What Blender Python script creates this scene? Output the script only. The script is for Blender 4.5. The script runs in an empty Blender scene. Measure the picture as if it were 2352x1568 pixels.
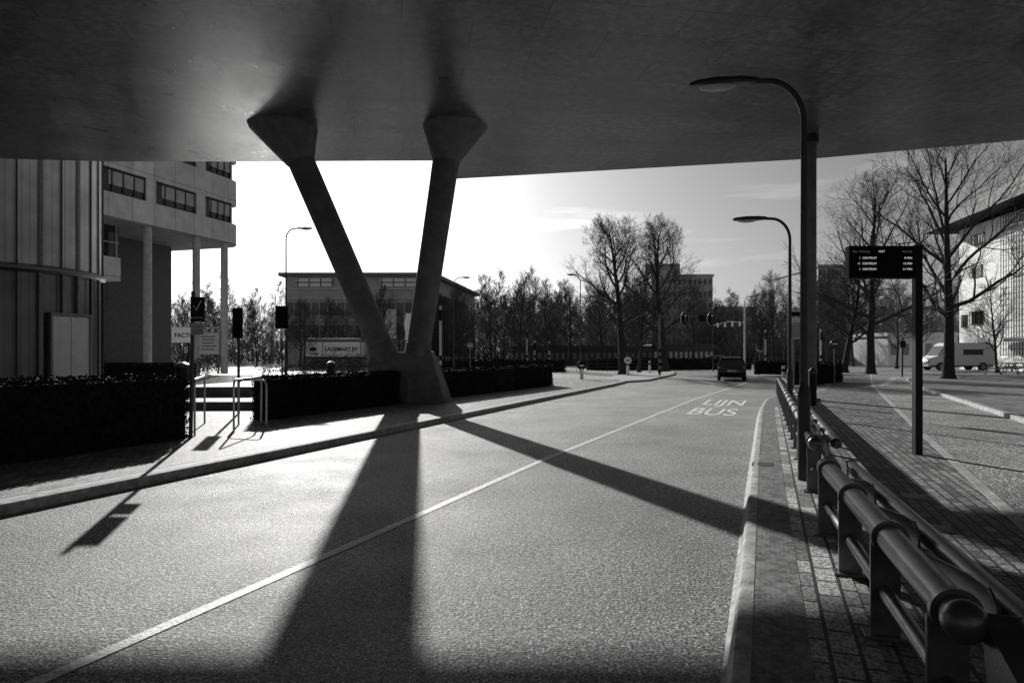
import bpy, math, random
import numpy as np
from mathutils import Vector, Matrix, Quaternion
random.seed(7); np.random.seed(7)
scene=bpy.context.scene
F=1568.0; EYE=1.7; HZ=812.0
def G(px,py,z=0.0):
    Y=(EYE-z)*F/(py-HZ); return ((px-1176)/F*Y, Y)
# ---------------------------------------------------------------- materials
def gray(v): return (v,v,v,1)
MATS={}
def nodes_of(name):
    m=bpy.data.materials.new(name); m.use_nodes=True
    nt=m.node_tree; b=nt.nodes['Principled BSDF']; return m,nt,b
def coords(nt,rot=0.0,scale=1.0):
    mp=nt.nodes.new('ShaderNodeMapping')
    geo=nt.nodes.new('ShaderNodeNewGeometry')
    nt.links.new(geo.outputs['Position'],mp.inputs['Vector'])
    mp.inputs['Rotation'].default_value=(0,0,rot); mp.inputs['Scale'].default_value=(scale,)*3
    return mp.outputs['Vector']
def noise(nt,vec,scale,detail=4,rough=.55):
    n=nt.nodes.new('ShaderNodeTexNoise'); n.inputs['Scale'].default_value=scale
    n.inputs['Detail'].default_value=detail; n.inputs['Roughness'].default_value=rough
    nt.links.new(vec,n.inputs['Vector']); return n.outputs['Fac']
def ramp(nt,fac,p0,c0,p1,c1):
    r=nt.nodes.new('ShaderNodeMapRange'); r.inputs[1].default_value=p0; r.inputs[2].default_value=p1
    r.inputs[3].default_value=c0; r.inputs[4].default_value=c1
    nt.links.new(fac,r.inputs[0]); return r.outputs[0]
def mult(nt,a,b):
    m=nt.nodes.new('ShaderNodeMix'); m.data_type='RGBA'; m.blend_type='MULTIPLY'
    m.inputs[0].default_value=1
    nt.links.new(a,m.inputs[6]); nt.links.new(b,m.inputs[7]); return m.outputs[2]
def bump(nt,b,h,strength,dist=.01):
    bp=nt.nodes.new('ShaderNodeBump'); bp.inputs['Strength'].default_value=strength
    bp.inputs['Distance'].default_value=dist
    nt.links.new(h,bp.inputs['Height']); nt.links.new(bp.outputs['Normal'],b.inputs['Normal'])
def M(name,v,rough=.6,metal=0.0,var=.25,scale=3.0,bs=0.0,bscale=40,spec=.5):
    if name in MATS: return MATS[name]
    m,nt,b=nodes_of(name); vec=coords(nt)
    f=noise(nt,vec,scale,5); c=ramp(nt,f,.3,v*(1-var),.7,v*(1+var))
    nt.links.new(c,b.inputs['Base Color'])
    b.inputs['Roughness'].default_value=rough; b.inputs['Metallic'].default_value=metal
    b.inputs['Specular IOR Level'].default_value=spec
    if bs>0: bump(nt,b,noise(nt,vec,bscale,4),bs,.02)
    MATS[name]=m; return m
def asphalt(name,v,rough=.5,bs=.8,spec=.6):
    m,nt,b=nodes_of(name); vec=coords(nt)
    sp=ramp(nt,noise(nt,vec,58,3,.6),.42,v*.05,.64,v*2.6)
    sp2=ramp(nt,noise(nt,vec,20,4,.7),.40,.45,.60,1.55)
    vo=nt.nodes.new('ShaderNodeTexVoronoi'); vo.inputs['Scale'].default_value=30; nt.links.new(vec,vo.inputs['Vector'])
    glint=ramp(nt,vo.outputs['Distance'],.10,2.8,.22,1.0)
    big=ramp(nt,noise(nt,vec,.5,7,.65),.32,.62,.68,1.3)
    nt.links.new(mult(nt,mult(nt,sp,sp2),mult(nt,big,glint)),b.inputs['Base Color'])
    rr=ramp(nt,noise(nt,vec,.8,4),.3,rough-.05,.7,rough+.08)
    nt.links.new(rr,b.inputs['Roughness']); b.inputs['Specular IOR Level'].default_value=spec
    bump(nt,b,noise(nt,vec,40,4,.7),bs,.05)
    MATS[name]=m; return m
def bricks(name,v,w,h,rot,mortar=.006,mv=.3,rough=.6,var=.35,bs=.5,spec=.4,wear=.3):
    m,nt,b=nodes_of(name); vec=coords(nt,rot)
    t=nt.nodes.new('ShaderNodeTexBrick'); nt.links.new(vec,t.inputs['Vector'])
    t.inputs['Color1'].default_value=gray(v*(1-var)); t.inputs['Color2'].default_value=gray(v*(1+var))
    t.inputs['Mortar'].default_value=gray(v*mv); t.inputs['Scale'].default_value=1.0
    t.inputs['Mortar Size'].default_value=mortar; t.inputs['Brick Width'].default_value=w; t.inputs['Row Height'].default_value=h
    big=ramp(nt,noise(nt,vec,1.1,6,.65),.3,1-wear,.7,1+wear)
    fine=ramp(nt,noise(nt,vec,40,4,.7),.40,.35,.60,1.65)
    nt.links.new(mult(nt,mult(nt,t.outputs['Color'],big),fine),b.inputs['Base Color'])
    b.inputs['Roughness'].default_value=rough; b.inputs['Specular IOR Level'].default_value=spec
    inv=nt.nodes.new('ShaderNodeMath'); inv.operation='SUBTRACT'; inv.inputs[0].default_value=1
    nt.links.new(t.outputs['Fac'],inv.inputs[1])
    ad=nt.nodes.new('ShaderNodeMath'); ad.operation='ADD'
    ns=nt.nodes.new('ShaderNodeMath'); ns.operation='MULTIPLY'; ns.inputs[1].default_value=.7
    nt.links.new(noise(nt,vec,30,4),ns.inputs[0]); nt.links.new(inv.outputs[0],ad.inputs[0]); nt.links.new(ns.outputs[0],ad.inputs[1])
    bump(nt,b,ad.outputs[0],bs,.012)
    MATS[name]=m; return m
def vertbrick(name,v):
    m,nt,b=nodes_of(name)
    geo=nt.nodes.new('ShaderNodeNewGeometry'); sep=nt.nodes.new('ShaderNodeSeparateXYZ'); cb=nt.nodes.new('ShaderNodeCombineXYZ')
    nt.links.new(geo.outputs['Position'],sep.inputs[0]); a=nt.nodes.new('ShaderNodeMath'); a.operation='ADD'
    nt.links.new(sep.outputs[0],a.inputs[0]); nt.links.new(sep.outputs[1],a.inputs[1])
    nt.links.new(a.outputs[0],cb.inputs[0]); nt.links.new(sep.outputs[2],cb.inputs[1])
    t=nt.nodes.new('ShaderNodeTexBrick'); nt.links.new(cb.outputs[0],t.inputs['Vector'])
    t.inputs['Color1'].default_value=gray(v*.7); t.inputs['Color2'].default_value=gray(v*1.3); t.inputs['Mortar'].default_value=gray(v*2)
    t.inputs['Scale'].default_value=1; t.inputs['Mortar Size'].default_value=.012; t.inputs['Brick Width'].default_value=.24; t.inputs['Row Height'].default_value=.08
    nt.links.new(t.outputs['Color'],b.inputs['Base Color']); b.inputs['Roughness'].default_value=.8
    MATS[name]=m; return m
def panels(name,v,w,h):
    m,nt,b=nodes_of(name)
    geo=nt.nodes.new('ShaderNodeNewGeometry'); sep=nt.nodes.new('ShaderNodeSeparateXYZ'); cb=nt.nodes.new('ShaderNodeCombineXYZ')
    nt.links.new(geo.outputs['Position'],sep.inputs[0])
    nt.links.new(sep.outputs[1],cb.inputs[0]); nt.links.new(sep.outputs[2],cb.inputs[1])
    t=nt.nodes.new('ShaderNodeTexBrick'); nt.links.new(cb.outputs[0],t.inputs['Vector'])
    t.inputs['Color1'].default_value=gray(v*.9); t.inputs['Color2'].default_value=gray(v*1.08); t.inputs['Mortar'].default_value=gray(v*.35)
    t.inputs['Scale'].default_value=1; t.inputs['Mortar Size'].default_value=.02; t.inputs['Brick Width'].default_value=w; t.inputs['Row Height'].default_value=h; t.offset=0
    st=ramp(nt,noise(nt,coords(nt),1.2,6,.65),.3,.8,.7,1.15)
    nt.links.new(mult(nt,t.outputs['Color'],st),b.inputs['Base Color']); b.inputs['Roughness'].default_value=.7
    MATS[name]=m; return m
def dots(name,v):
    m,nt,b=nodes_of(name); vec=coords(nt,-1.21)
    t=nt.nodes.new('ShaderNodeTexVoronoi'); t.inputs['Scale'].default_value=30; t.inputs['Randomness'].default_value=.25
    nt.links.new(vec,t.inputs['Vector'])
    r=ramp(nt,t.outputs['Distance'],.25,1,.42,0)
    big=ramp(nt,noise(nt,vec,9,6,.8),.40,v*.45,.60,v*1.5)
    dk=ramp(nt,t.outputs['Distance'],.25,1.2,.45,.7)
    nt.links.new(mult(nt,big,dk),b.inputs['Base Color']); b.inputs['Roughness'].default_value=.7
    b.inputs['Specular IOR Level'].default_value=.25
    bump(nt,b,r,.5,.008); MATS[name]=m; return m
def emit(name,v,s):
    m,nt,b=nodes_of(name); b.inputs['Base Color'].default_value=gray(v)
    b.inputs['Emission Color'].default_value=gray(1); b.inputs['Emission Strength'].default_value=s
    MATS[name]=m; return m
ROADROT=-math.atan(1/.375)
m_asph=asphalt('asphalt',.28,.58,1.0,.35)
m_asph2=asphalt('old_asphalt',.32,.65,.9,.3)
m_pave=bricks('brick_paving',.30,.21,.105,ROADROT,.010,.2,.7,.35,.8,.25)
m_pave2=bricks('clinker_paving',.23,.21,.105,ROADROT,.012,.18,.65,.5,.9,.25)
m_tile=bricks('footpath_tiles',.40,.30,.15,ROADROT,.012,.10,.6,.55,.5,.25)
m_tact=dots('tactile_tiles',.27)
m_kerb=M('kerb_concrete',.42,.75,0,.5,9,.4,50,spec=.2)
m_lightstrip=M('edging_concrete',.42,.7,0,.35,5,.4,40,spec=.3)
m_paint=M('road_paint',.78,.6,0,.45,32,.5,50,spec=.3)
m_paint2=M('lettering_paint',.85,.6,0,.5,14,.4,50,spec=.3)
m_lawn=M('trampled_gravel_lawn',.18,.9,0,.6,2.5,.8,20,spec=.2)
m_ground=M('ground_surface',.14,.85,0,.3,.2,.3,5,spec=.2)
m_reflector=M('reflector_metal',.95,.10,1.0,.05,1.5)  # mirror metal for the added sheet that throws sun onto the deck
m_conc=M('pier_concrete',.17,.75,0,.28,2.5,.3,14,spec=.3)
m_metal=M('painted_steel_dark',.05,.4,.3,.2,8)
m_black=M('black_lacquer',.008,.55,0,.2,6,spec=.25)
m_galv=M('galvanised_steel',.22,.38,.85,.25,9,.1,40)
m_stain=M('stainless_steel',.5,.25,1.0,.1,9)
m_pipe=M('railing_paint',.14,.32,.55,.25,7,.1,60)
m_white=M('white_paint',.85,.4,0,.06,3)
m_offw=M('render_wall',.9,.7,0,.05,1.2,.1,20)
m_offc=panels('office_cladding',.86,1.75,3.5)
m_soff=M('soffit_panel',.3,.7,0,.2,1)
m_glass=M('window_glass',.03,.08,0,.3,1.0,spec=.8)
m_screen=M('display_screen',.006,.6,0,.2,2,spec=.1)
m_frame=M('window_frame',.04,.5,0,.2,3)
m_lframe=M('light_frame',.55,.5,0,.2,3)
m_brick=vertbrick('brown_brick',.09)
m_leaf=M('hedge_leaf',.03,.8,0,.5,12,spec=.12)
m_shrub=M('shrub_leaf',.08,.9,0,.5,5,spec=.05)
m_under=M('undergrowth_twigs',.10,.95,0,.5,.5,spec=.0)
m_bark=M('tree_bark',.05,.9,0,.4,5,spec=.1)
m_twig=M('twig_bark',.07,.9,0,.3,3,spec=.1)
m_fartwig=M('hazed_twig_bark',.21,.95,0,.3,.3,spec=.05)  # paler than the near twigs: distance haze put into the colour
m_bldg=M('distant_facade',.5,.8,0,.15,.3)
m_hall=M('hall_facade',.45,.7,0,.2,.5)
m_dark=M('dark_facade',.18,.7,0,.2,.5)
m_tyre=M('tyre_rubber',.02,.8,0,.2,9)
m_carblack=M('car_paint_black',.012,.2,0,.1,3,spec=.8)
m_carsilver=M('car_paint_silver',.4,.3,.6,.1,3)
m_red=M('tail_light_plastic',.12,.2,0,.1,5)
m_led=emit('led_text',.6,.6)
m_sigbox=M('signal_housing',.01,.6,0,.2,5,spec=.2)
def channel(name,v,metal,rough):
    m,nt,b=nodes_of(name)
    tc=nt.nodes.new('ShaderNodeTexCoord'); sep=nt.nodes.new('ShaderNodeSeparateXYZ'); nt.links.new(tc.outputs['Object'],sep.inputs[0])
    at_=nt.nodes.new('ShaderNodeMath'); at_.operation='ARCTAN2'; nt.links.new(sep.outputs[1],at_.inputs[0]); nt.links.new(sep.outputs[0],at_.inputs[1])
    w=nt.nodes.new('ShaderNodeMath'); w.operation='MULTIPLY'; w.inputs[1].default_value=98; nt.links.new(at_.outputs[0],w.inputs[0])
    sn=nt.nodes.new('ShaderNodeMath'); sn.operation='SINE'; nt.links.new(w.outputs[0],sn.inputs[0])
    rib=ramp(nt,sn.outputs[0],-1,.75,-.6,1.0)
    c=ramp(nt,noise(nt,coords(nt),.6,5,.55),.35,v*.7,.65,v*1.1)
    nt.links.new(mult(nt,c,rib),b.inputs['Base Color']); b.inputs['Metallic'].default_value=metal; b.inputs['Roughness'].default_value=rough
    b.inputs['Specular IOR Level'].default_value=.8
    MATS[name]=m; return m
m_chan=channel('channel_glass',.88,0,.25)
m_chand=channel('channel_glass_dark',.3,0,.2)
def ceiling():
    m,nt,b=nodes_of('deck_concrete'); vec=coords(nt,-.16)
    t=nt.nodes.new('ShaderNodeTexBrick'); nt.links.new(vec,t.inputs['Vector'])
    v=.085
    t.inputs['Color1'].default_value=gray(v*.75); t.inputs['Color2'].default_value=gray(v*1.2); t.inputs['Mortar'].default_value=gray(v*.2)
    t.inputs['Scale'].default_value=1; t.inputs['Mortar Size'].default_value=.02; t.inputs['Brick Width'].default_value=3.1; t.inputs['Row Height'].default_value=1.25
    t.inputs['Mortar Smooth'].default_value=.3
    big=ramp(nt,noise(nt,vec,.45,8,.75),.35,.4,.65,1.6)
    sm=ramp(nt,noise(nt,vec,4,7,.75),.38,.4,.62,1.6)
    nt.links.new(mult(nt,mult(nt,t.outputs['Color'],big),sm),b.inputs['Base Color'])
    rg=ramp(nt,noise(nt,vec,.9,6,.65),.35,.27,.65,.35)
    nt.links.new(rg,b.inputs['Roughness']); b.inputs['Specular IOR Level'].default_value=.55
    sub=nt.nodes.new('ShaderNodeMath'); sub.operation='MULTIPLY_ADD'; sub.inputs[1].default_value=-.5
    nt.links.new(t.outputs['Fac'],sub.inputs[0]); nt.links.new(noise(nt,vec,2.2,5,.5),sub.inputs[2])
    bump(nt,b,sub.outputs[0],.14,.03); return m
m_ceil=ceiling()
# ---------------------------------------------------------------- mesh builder
class MB:
    def __init__(s): s.v=[]; s.f=[]
    def add(s,vs,fs):
        o=len(s.v); s.v.extend([tuple(x) for x in vs]); s.f.extend([tuple(i+o for i in f) for f in fs]); return s
    def box(s,c,sz,rz=0.0,M_=None):
        hx,hy,hz=sz[0]/2,sz[1]/2,sz[2]/2; ca,sa=math.cos(rz),math.sin(rz); vs=[]
        for x,y,z in [(-1,-1,-1),(1,-1,-1),(1,1,-1),(-1,1,-1),(-1,-1,1),(1,-1,1),(1,1,1),(-1,1,1)]:
            x*=hx;y*=hy;z*=hz
            vs.append((c[0]+x*ca-y*sa,c[1]+x*sa+y*ca,c[2]+z))
        return s.add(vs,[(0,3,2,1),(4,5,6,7),(0,1,5,4),(1,2,6,5),(2,3,7,6),(3,0,4,7)])
    def rings(s,rs,caps=True):
        n=len(rs[0]); o=len(s.v)
        for r in rs: s.v.extend([tuple(p) for p in r])
        for k in range(len(rs)-1):
            for i in range(n):
                j=(i+1)%n; s.f.append((o+k*n+i,o+k*n+j,o+(k+1)*n+j,o+(k+1)*n+i))
        if caps:
            s.f.append(tuple(o+i for i in reversed(range(n)))); s.f.append(tuple(o+(len(rs)-1)*n+i for i in range(n)))
        return s
    def circ(s,c,ax,r,n,ph=0):
        ax=Vector(ax).normalized(); a=ax.orthogonal().normalized()
        if abs(ax.z)>.5:
            a=Vector((1,0,0)); a=(a-ax*a.dot(ax)).normalized()
        b=ax.cross(a); c=Vector(c)
        return [c+(a*math.cos(ph+2*math.pi*i/n)+b*math.sin(ph+2*math.pi*i/n))*r for i in range(n)]
    def cyl(s,p0,p1,r0,r1=None,n=16,caps=True):
        r1=r0 if r1 is None else r1; ax=Vector(p1)-Vector(p0)
        return s.rings([s.circ(p0,ax,r0,n),s.circ(p1,ax,r1,n)],caps)
    def tube(s,pts,r,n=10,caps=True):
        pts=[Vector(p) for p in pts]; rs=[]
        rr=r if isinstance(r,(list,tuple)) else [r]*len(pts)
        prev=None
        for i,p in enumerate(pts):
            a=pts[min(i+1,len(pts)-1)]-pts[max(i-1,0)]; a.normalize()
            if prev is None: x=a.orthogonal().normalized()
            else: x=(prev-a*prev.dot(a)).normalized()
            prev=x; y=a.cross(x)
            rs.append([p+(x*math.cos(2*math.pi*k/n)+y*math.sin(2*math.pi*k/n))*rr[i] for k in range(n)])
        return s.rings(rs,caps)
    def sph(s,c,r,n=16,m=10,sc=(1,1,1)):
        rs=[]
        for j in range(m+1):
            t=math.pi*(j/m); t=min(max(t,.02),math.pi-.02)
            rs.append([(c[0]+sc[0]*r*math.sin(t)*math.cos(2*math.pi*i/n),c[1]+sc[1]*r*math.sin(t)*math.sin(2*math.pi*i/n),c[2]-sc[2]*r*math.cos(t)) for i in range(n)])
        return s.rings(rs)
    def prism(s,pts,z0,z1):
        return s.rings([[(p[0],p[1],z0) for p in pts],[(p[0],p[1],z1) for p in pts]])
    def quad(s,a,b,c,d): return s.add([a,b,c,d],[(0,1,2,3)])
def obj(name,mb,mat,smooth=False,loc=(0,0,0),bevel=0):
    me=bpy.data.meshes.new(name); me.from_pydata(mb.v,[],mb.f); me.update()
    if not isinstance(mat,(list,tuple)): mat=[mat]
    for x in mat: me.materials.append(x)
    if smooth:
        me.polygons.foreach_set('use_smooth',[True]*len(me.polygons))
        try: me.set_sharp_from_angle(angle=math.radians(40))
        except Exception: pass
    o=bpy.data.objects.new(name,me); scene.collection.objects.link(o)
    if bevel:
        b=o.modifiers.new('bevel','BEVEL'); b.width=bevel; b.segments=2; b.limit_method='ANGLE'
    return o
def thing(name,loc,label,cat,rz=0,group=None):
    e=bpy.data.objects.new(name,None); e.empty_display_size=.3; scene.collection.objects.link(e)
    e.location=loc; e.rotation_euler=(0,0,rz); e['label']=label; e['category']=cat
    if group: e['group']=group
    return e
def part(T,name,mb,mat,smooth=False,world=False,bevel=0,label=None):
    if world:
        L=T.location; mb.v=[(v[0]-L[0],v[1]-L[1],v[2]-L[2]) for v in mb.v]
    o=obj(name,mb,mat,smooth,bevel=bevel); o.parent=T
    if label: o['label']=label
    return o
def struct(name,mb,mat,smooth=False,bevel=0):
    o=obj(name,mb,mat,smooth,bevel=bevel); o['kind']='structure'; return o
def copy_thing(src,loc,rz=None,sc=None,label=None):
    def rec(o,p):
        c=o.copy(); scene.collection.objects.link(c)
        if p is not None: c.parent=p
        for ch in o.children: rec(ch,c)
        return c
    c=rec(src,None); c.location=loc
    if rz is not None: c.rotation_euler=(0,0,rz)
    if sc is not None: c.scale=(sc,)*3 if not isinstance(sc,tuple) else sc
    if label: c['label']=label
    return c
def text(T,name,body,size,mat,mtx,align='CENTER',sx=1.0,label=None,ext=0.0,bold=0.0):
    cu=bpy.data.curves.new('txt','FONT'); cu.body=body; cu.size=size; cu.align_x=align; cu.align_y='CENTER'; cu.extrude=ext; cu.offset=bold
    o=bpy.data.objects.new('txt',cu); scene.collection.objects.link(o)
    bpy.context.view_layer.update(); dg=bpy.context.evaluated_depsgraph_get()
    me=bpy.data.meshes.new_from_object(o.evaluated_get(dg)); bpy.data.objects.remove(o)
    me.transform(mtx@Matrix.Diagonal((sx,1,1,1))); me.materials.clear(); me.materials.append(mat); me.name=name
    n=bpy.data.objects.new(name,me); scene.collection.objects.link(n)
    if T is not None: n.parent=T
    if label: n['label']=label
    return n
STAND=Matrix.Rotation(math.pi/2,4,'X')
# ---------------------------------------------------------------- polylines
def offset(pl,d):
    out=[]
    for i,p in enumerate(pl):
        a=Vector(pl[min(i+1,len(pl)-1)])-Vector(pl[max(i-1,0)]); a=Vector((a[0],a[1])).normalized()
        out.append((p[0]+a.y*d,p[1]-a.x*d))
    return out
def strip(mb,pl,d0,d1,z0,z1,z0b=None):
    A=offset(pl,d0); B=offset(pl,d1); zt0=z1 if z0b is None else z0b
    rs=[]
    for a,b in zip(A,B): rs.append([(a[0],a[1],z0),(b[0],b[1],z0),(b[0],b[1],z1),(a[0],a[1],zt0)])
    return mb.rings(rs)
def arc_pts(pl,n):
    P=[Vector(p) for p in pl]; out=[]
    for i in range(len(P)-1):
        p0=P[max(i-1,0)];p1=P[i];p2=P[i+1];p3=P[min(i+2,len(P)-1)]
        for k in range(n):
            t=k/n
            q=.5*((2*p1)+(p2-p0)*t+(2*p0-5*p1+4*p2-p3)*t*t+(3*p1-p0-3*p2+p3)*t**3); out.append(tuple(q))
    out.append(tuple(P[-1])); return out
Lk=[(-15.5,-20),(-5.36,7.15),(0.62,23.2),(5.2,35.4),(6.4,38.9)]
Lk=Lk+arc_pts([(6.4,38.9),(6.7,41),(5.5,43.2),(2,44.8),(-8,46),(-60,50)],4)[1:]
Rk=[(-7.65,-20),(1.07,3.45),(3.21,9.26),(6.4,17.8)]
Rk=Rk+arc_pts([(6.4,17.8),(7.5,20.6),(9.0,24),(10.9,26.8),(13.6,31),(16.8,38),(19.5,45),(25,55),(42,66),(95,82)],4)[1:]
def linX(x0,y0,s,Y): return x0+s*(Y-y0)
Bk=[(linX(4.79,6.38,.477,-9),-9),(4.79,6.38),(8.96,15.2),(18,34),(30,57),(60,69),(98,79)]
Ck=[(linX(16.4,26.6,.44,-9),-9),(11.4,15.2),(16.4,26.6)]+arc_pts([(16.4,26.6),(20.2,34.5),(26,44),(38,54),(100,72)],3)[1:]
# ---------------------------------------------------------------- ground
g=MB(); g.quad((-2500,-400,-.02),(2500,-400,-.02),(2500,4000,-.02),(-2500,4000,-.02)); struct('ground',g,m_ground)
g=MB(); pts=Lk+[(-60,85)]+[(95,85)]+Rk[::-1]
me=MB(); me.add([(p[0],p[1],0) for p in pts],[tuple(reversed(range(len(pts))))]); struct('road',me,m_asph)
mb=MB(); lp=offset(Lk,-.32); pts=lp+[(-60,-20)]
mb.add([(p[0],p[1],.12) for p in pts],[tuple(range(len(pts)))]); struct('pavement',mb,m_pave)
mb=MB(); strip(mb,Lk,-.16,0,-.02,.12,.125); struct('kerb',mb,m_kerb,bevel=.012)
mb=MB(); strip(mb,Lk,-.32,-.16,-.02,.118); struct('pavement_edging',mb,m_lightstrip)
mb=MB()
prof=[(-.02,.006),(.004,.02),(.015,.06),(.026,.12),(.045,.156),(.07,.164),(.13,.161),(.13,-.02),(-.02,-.02)]
rs=[]
offs=[offset(Rk,d) for d,z in prof]
for i in range(len(Rk)): rs.append([(offs[k][i][0],offs[k][i][1],prof[k][1]) for k in range(len(prof))][::-1])
mb.rings(rs); struct('bus_kerb',mb,m_kerb,True)
mb=MB(); strip(mb,Rk,.13,.42,-.02,.158); struct('tactile_paving',mb,m_tact)
mb=MB(); strip(mb,Rk,.42,.76,-.02,.155); struct('footpath',mb,m_tile)
ro=offset(Rk,.76); ro=[p for p in ro if p[1]>-9]; ro=[(-3.1,-9)]+ro
bo=offset(Bk,-.12)
mb=MB(); pts=ro+bo[::-1]; mb.add([(p[0],p[1],.15) for p in pts],[tuple(reversed(range(len(pts))))]); struct('pavement',mb,m_pave2)
mb=MB(); strip(mb,Bk,-.12,.0,0,.156); struct('path_edging',mb,m_lightstrip)
mb=MB(); pts=Bk+Ck[::-1]; mb.add([(p[0],p[1],.146) for p in pts],[tuple(reversed(range(len(pts))))]); struct('cycle_path',mb,m_asph2)
mb=MB(); strip(mb,Ck,0,.15,0,.25); struct('kerb',mb,m_kerb,bevel=.015)
mb=MB(); c2=offset(Ck,.15); pts=c2+[(110,70),(110,-9)]; mb.add([(p[0],p[1],.235) for p in pts],[tuple(reversed(range(len(pts))))]); struct('gravel_lawn',mb,m_lawn)
isl=[G(1392,870,.1),G(1425,876,.1),G(1490,872,.1),G(1548,859,.1),G(1552,853,.1),G(1480,855,.1),G(1415,861,.1)]
mb=MB(); mb.prism(isl[::-1],-.02,.12); struct('traffic_island',mb,m_kerb,bevel=.03)
def mark(pl,w,z=.005):
    mb=MB(); A=offset(pl,-w/2); B=offset(pl,w/2)
    for i in range(len(pl)-1): mb.quad((A[i][0],A[i][1],z),(B[i][0],B[i][1],z),(B[i+1][0],B[i+1][1],z),(A[i+1][0],A[i+1][1],z))
    return mb
cl=[(-3.55,.8),G(100,1560),G(820,1245),G(1250,1055),G(1600,915),G(1700,884),G(1730,872)]
cl=cl+[(16.5,50),(16.4,56)]
struct('lane_marking',mark(cl,.10),m_paint)
struct('lane_marking',mark([G(1440,880),G(1530,874),G(1640,872)],.12),m_paint)
for k in range(5):
    y=44+k*4; struct('lane_marking',mark([(9.5+.2*k,y),(9.9+.2*k,y+2)],.12),m_paint)
for k in range(6):
    struct('give_way_marking',mark([(18+1.2*k,33+2.2*k*.9),(18.5+1.2*k,33.9+2.2*k*.9)],.35,.16),m_paint)
th=-math.atan(.40)
def roadtext(body,x,y,w,h):
    mt=Matrix.Translation((x,y,.006))@Matrix.Rotation(th,4,'Z')@Matrix.Diagonal((1,h,1,1))
    o=text(None,'road_lettering',body,1.0,m_paint2,mt,sx=w,bold=.014); o['kind']='structure'; return o
roadtext('BUS',5.85,19.9,.80,3.4)
roadtext('LIJN',7.35,23.6,.80,3.6)
mb=MB(); mb.box((G(1752,1067,.15)[0],G(1752,1067,.15)[1],.159),(.28,.34,.006),th); struct('drain_cover',mb,m_metal)
for px,py in ((2100,1140),(2150,1212)):
    x,y=G(px,py,.15); mb=MB(); mb.box((x,y,.153),(.24,.24,.008),-.44); struct('drain_cover',mb,m_lightstrip)
mb=MB(); wp=[(-18.6,29.5),(-27.0,31.0),(-31.0,49.5),(-16.0,50.0),(-14.6,43.5),(-16.2,34.5)]
mb.add([(p[0],p[1],.128) for p in wp],[tuple(reversed(range(6)))]); wf=struct('deck_reflector',mb,m_reflector)  # added reflector sheet, shaped to bounce sunlight up to the deck underside
# ---------------------------------------------------------------- bridge deck
ZC=9.0
def C(px,py,z=ZC): 
    Y=(z-EYE)*F/(HZ-py); return ((px-1176)/F*Y,Y)
e=[(-75,26.2),C(0,365),C(235,371),C(545,372),C(1000,370)]
e2=[C(1010,413),C(1055,411),C(1870,365),C(2352,322),(40,14)]
poly=[(-75,-9)]+e[0:]+e2+[(40,-9)]
T=thing('road_bridge',(0,0,0),'wide concrete bridge deck spanning overhead with formwork joints','bridge')
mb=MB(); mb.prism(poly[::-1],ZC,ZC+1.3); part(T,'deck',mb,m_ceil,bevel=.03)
# ---------------------------------------------------------------- V pier
T=thing('bridge_pier',(-3.3,22.2,.12),'v-shaped concrete pier with two leaning round columns and flared heads','bridge pier')
mb=MB()
mb.rings([[(-3.38,21.75,.1),(-2.12,21.75,.1),(-1.95,22.7,.1),(-3.38,23.2,.1)],[(-3.36,21.78,1.5),(-2.5,21.78,1.5),(-2.45,22.7,1.5),(-3.36,22.9,1.5)],[(-3.2,21.9,1.8),(-2.6,21.9,1.8),(-2.6,22.6,1.8),(-3.2,22.7,1.8)]])
mb.rings([[(-4.4,22.0,.1),(-3.3,21.85,.1),(-3.1,23.1,.1),(-4.4,23.1,.1)],[(-4.66,21.85,1.35),(-3.3,21.74,1.35),(-3.1,23.1,1.35),(-4.66,23.0,1.35)],[(-4.55,21.95,1.75),(-3.2,21.85,1.75),(-3.1,22.9,1.75),(-4.5,22.9,1.75)]])
part(T,'footing',mb,m_conc,world=True,bevel=.05)
def column(b,k,t,r,rt,top_r,n):
    mb=MB(); b,k,t=Vector(b),Vector(k),Vector(t); ax=(k-b).normalized()
    mb.rings([mb.circ(b-ax*.3,ax,r*1.0,32),mb.circ(k,ax,rt,32)])
    part(T,'column',mb,m_conc,True,world=True)
    mb=MB(); mb.rings([mb.circ(b-ax*.1,ax,r*1.1,32),mb.circ(b+ax*.25,ax,r*1.1,32),mb.circ(b+ax*.3,ax,r*1.01,32)]); part(T,'column_collar',mb,m_conc,True,world=True)
    mb=MB(); zt=[(t.x+top_r*math.cos(2*math.pi*i/n+.25),t.y+top_r*math.sin(2*math.pi*i/n+.25),ZC+.02) for i in range(n)]
    l1=mb.circ(k-ax*.12,ax,rt*1.02,n,.25); l2=mb.circ(k,ax,rt*1.18,n,.25)
    mid=[Vector(a)*.82+Vector(c)*.18 for a,c in zip(zt,l2)]
    mid=[Vector((p.x,p.y,min(p.z,ZC-.16))) for p in mid]
    mb.rings([l1,l2,mid,zt]); part(T,'column_head',mb,m_conc,n>12,world=True,bevel=.01 if n<12 else 0)
column((-4.18,22.2,1.75),(-6.86,22.1,8.0),(-7.42,22.0,9),.40,.43,1.12,9)
column((-3.06,22.2,1.75),(-2.12,22.1,8.05),(-1.82,22.0,9),.38,.43,1.05,24)
T=thing('bridge_pier',(17,17,.2),'leaning round concrete pier with wide flared head under the deck','bridge pier')
mb=MB(); mb.cyl((17.5,17,.2),(13.4,16.4,8.2),.42,.45,28); part(T,'column',mb,m_conc,True,world=True)
mb=MB(); mb.rings([mb.circ((13.4,16.4,8.2),(0,0,1),.5,24),mb.circ((12.9,16.3,9.02),(0,0,1),.95,24)]); part(T,'column_head',mb,m_conc,True,world=True)
T=thing('bridge_column',(10.0,22.9,.15),'slender round steel column rising from the pavement to the deck','bridge column')
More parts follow.
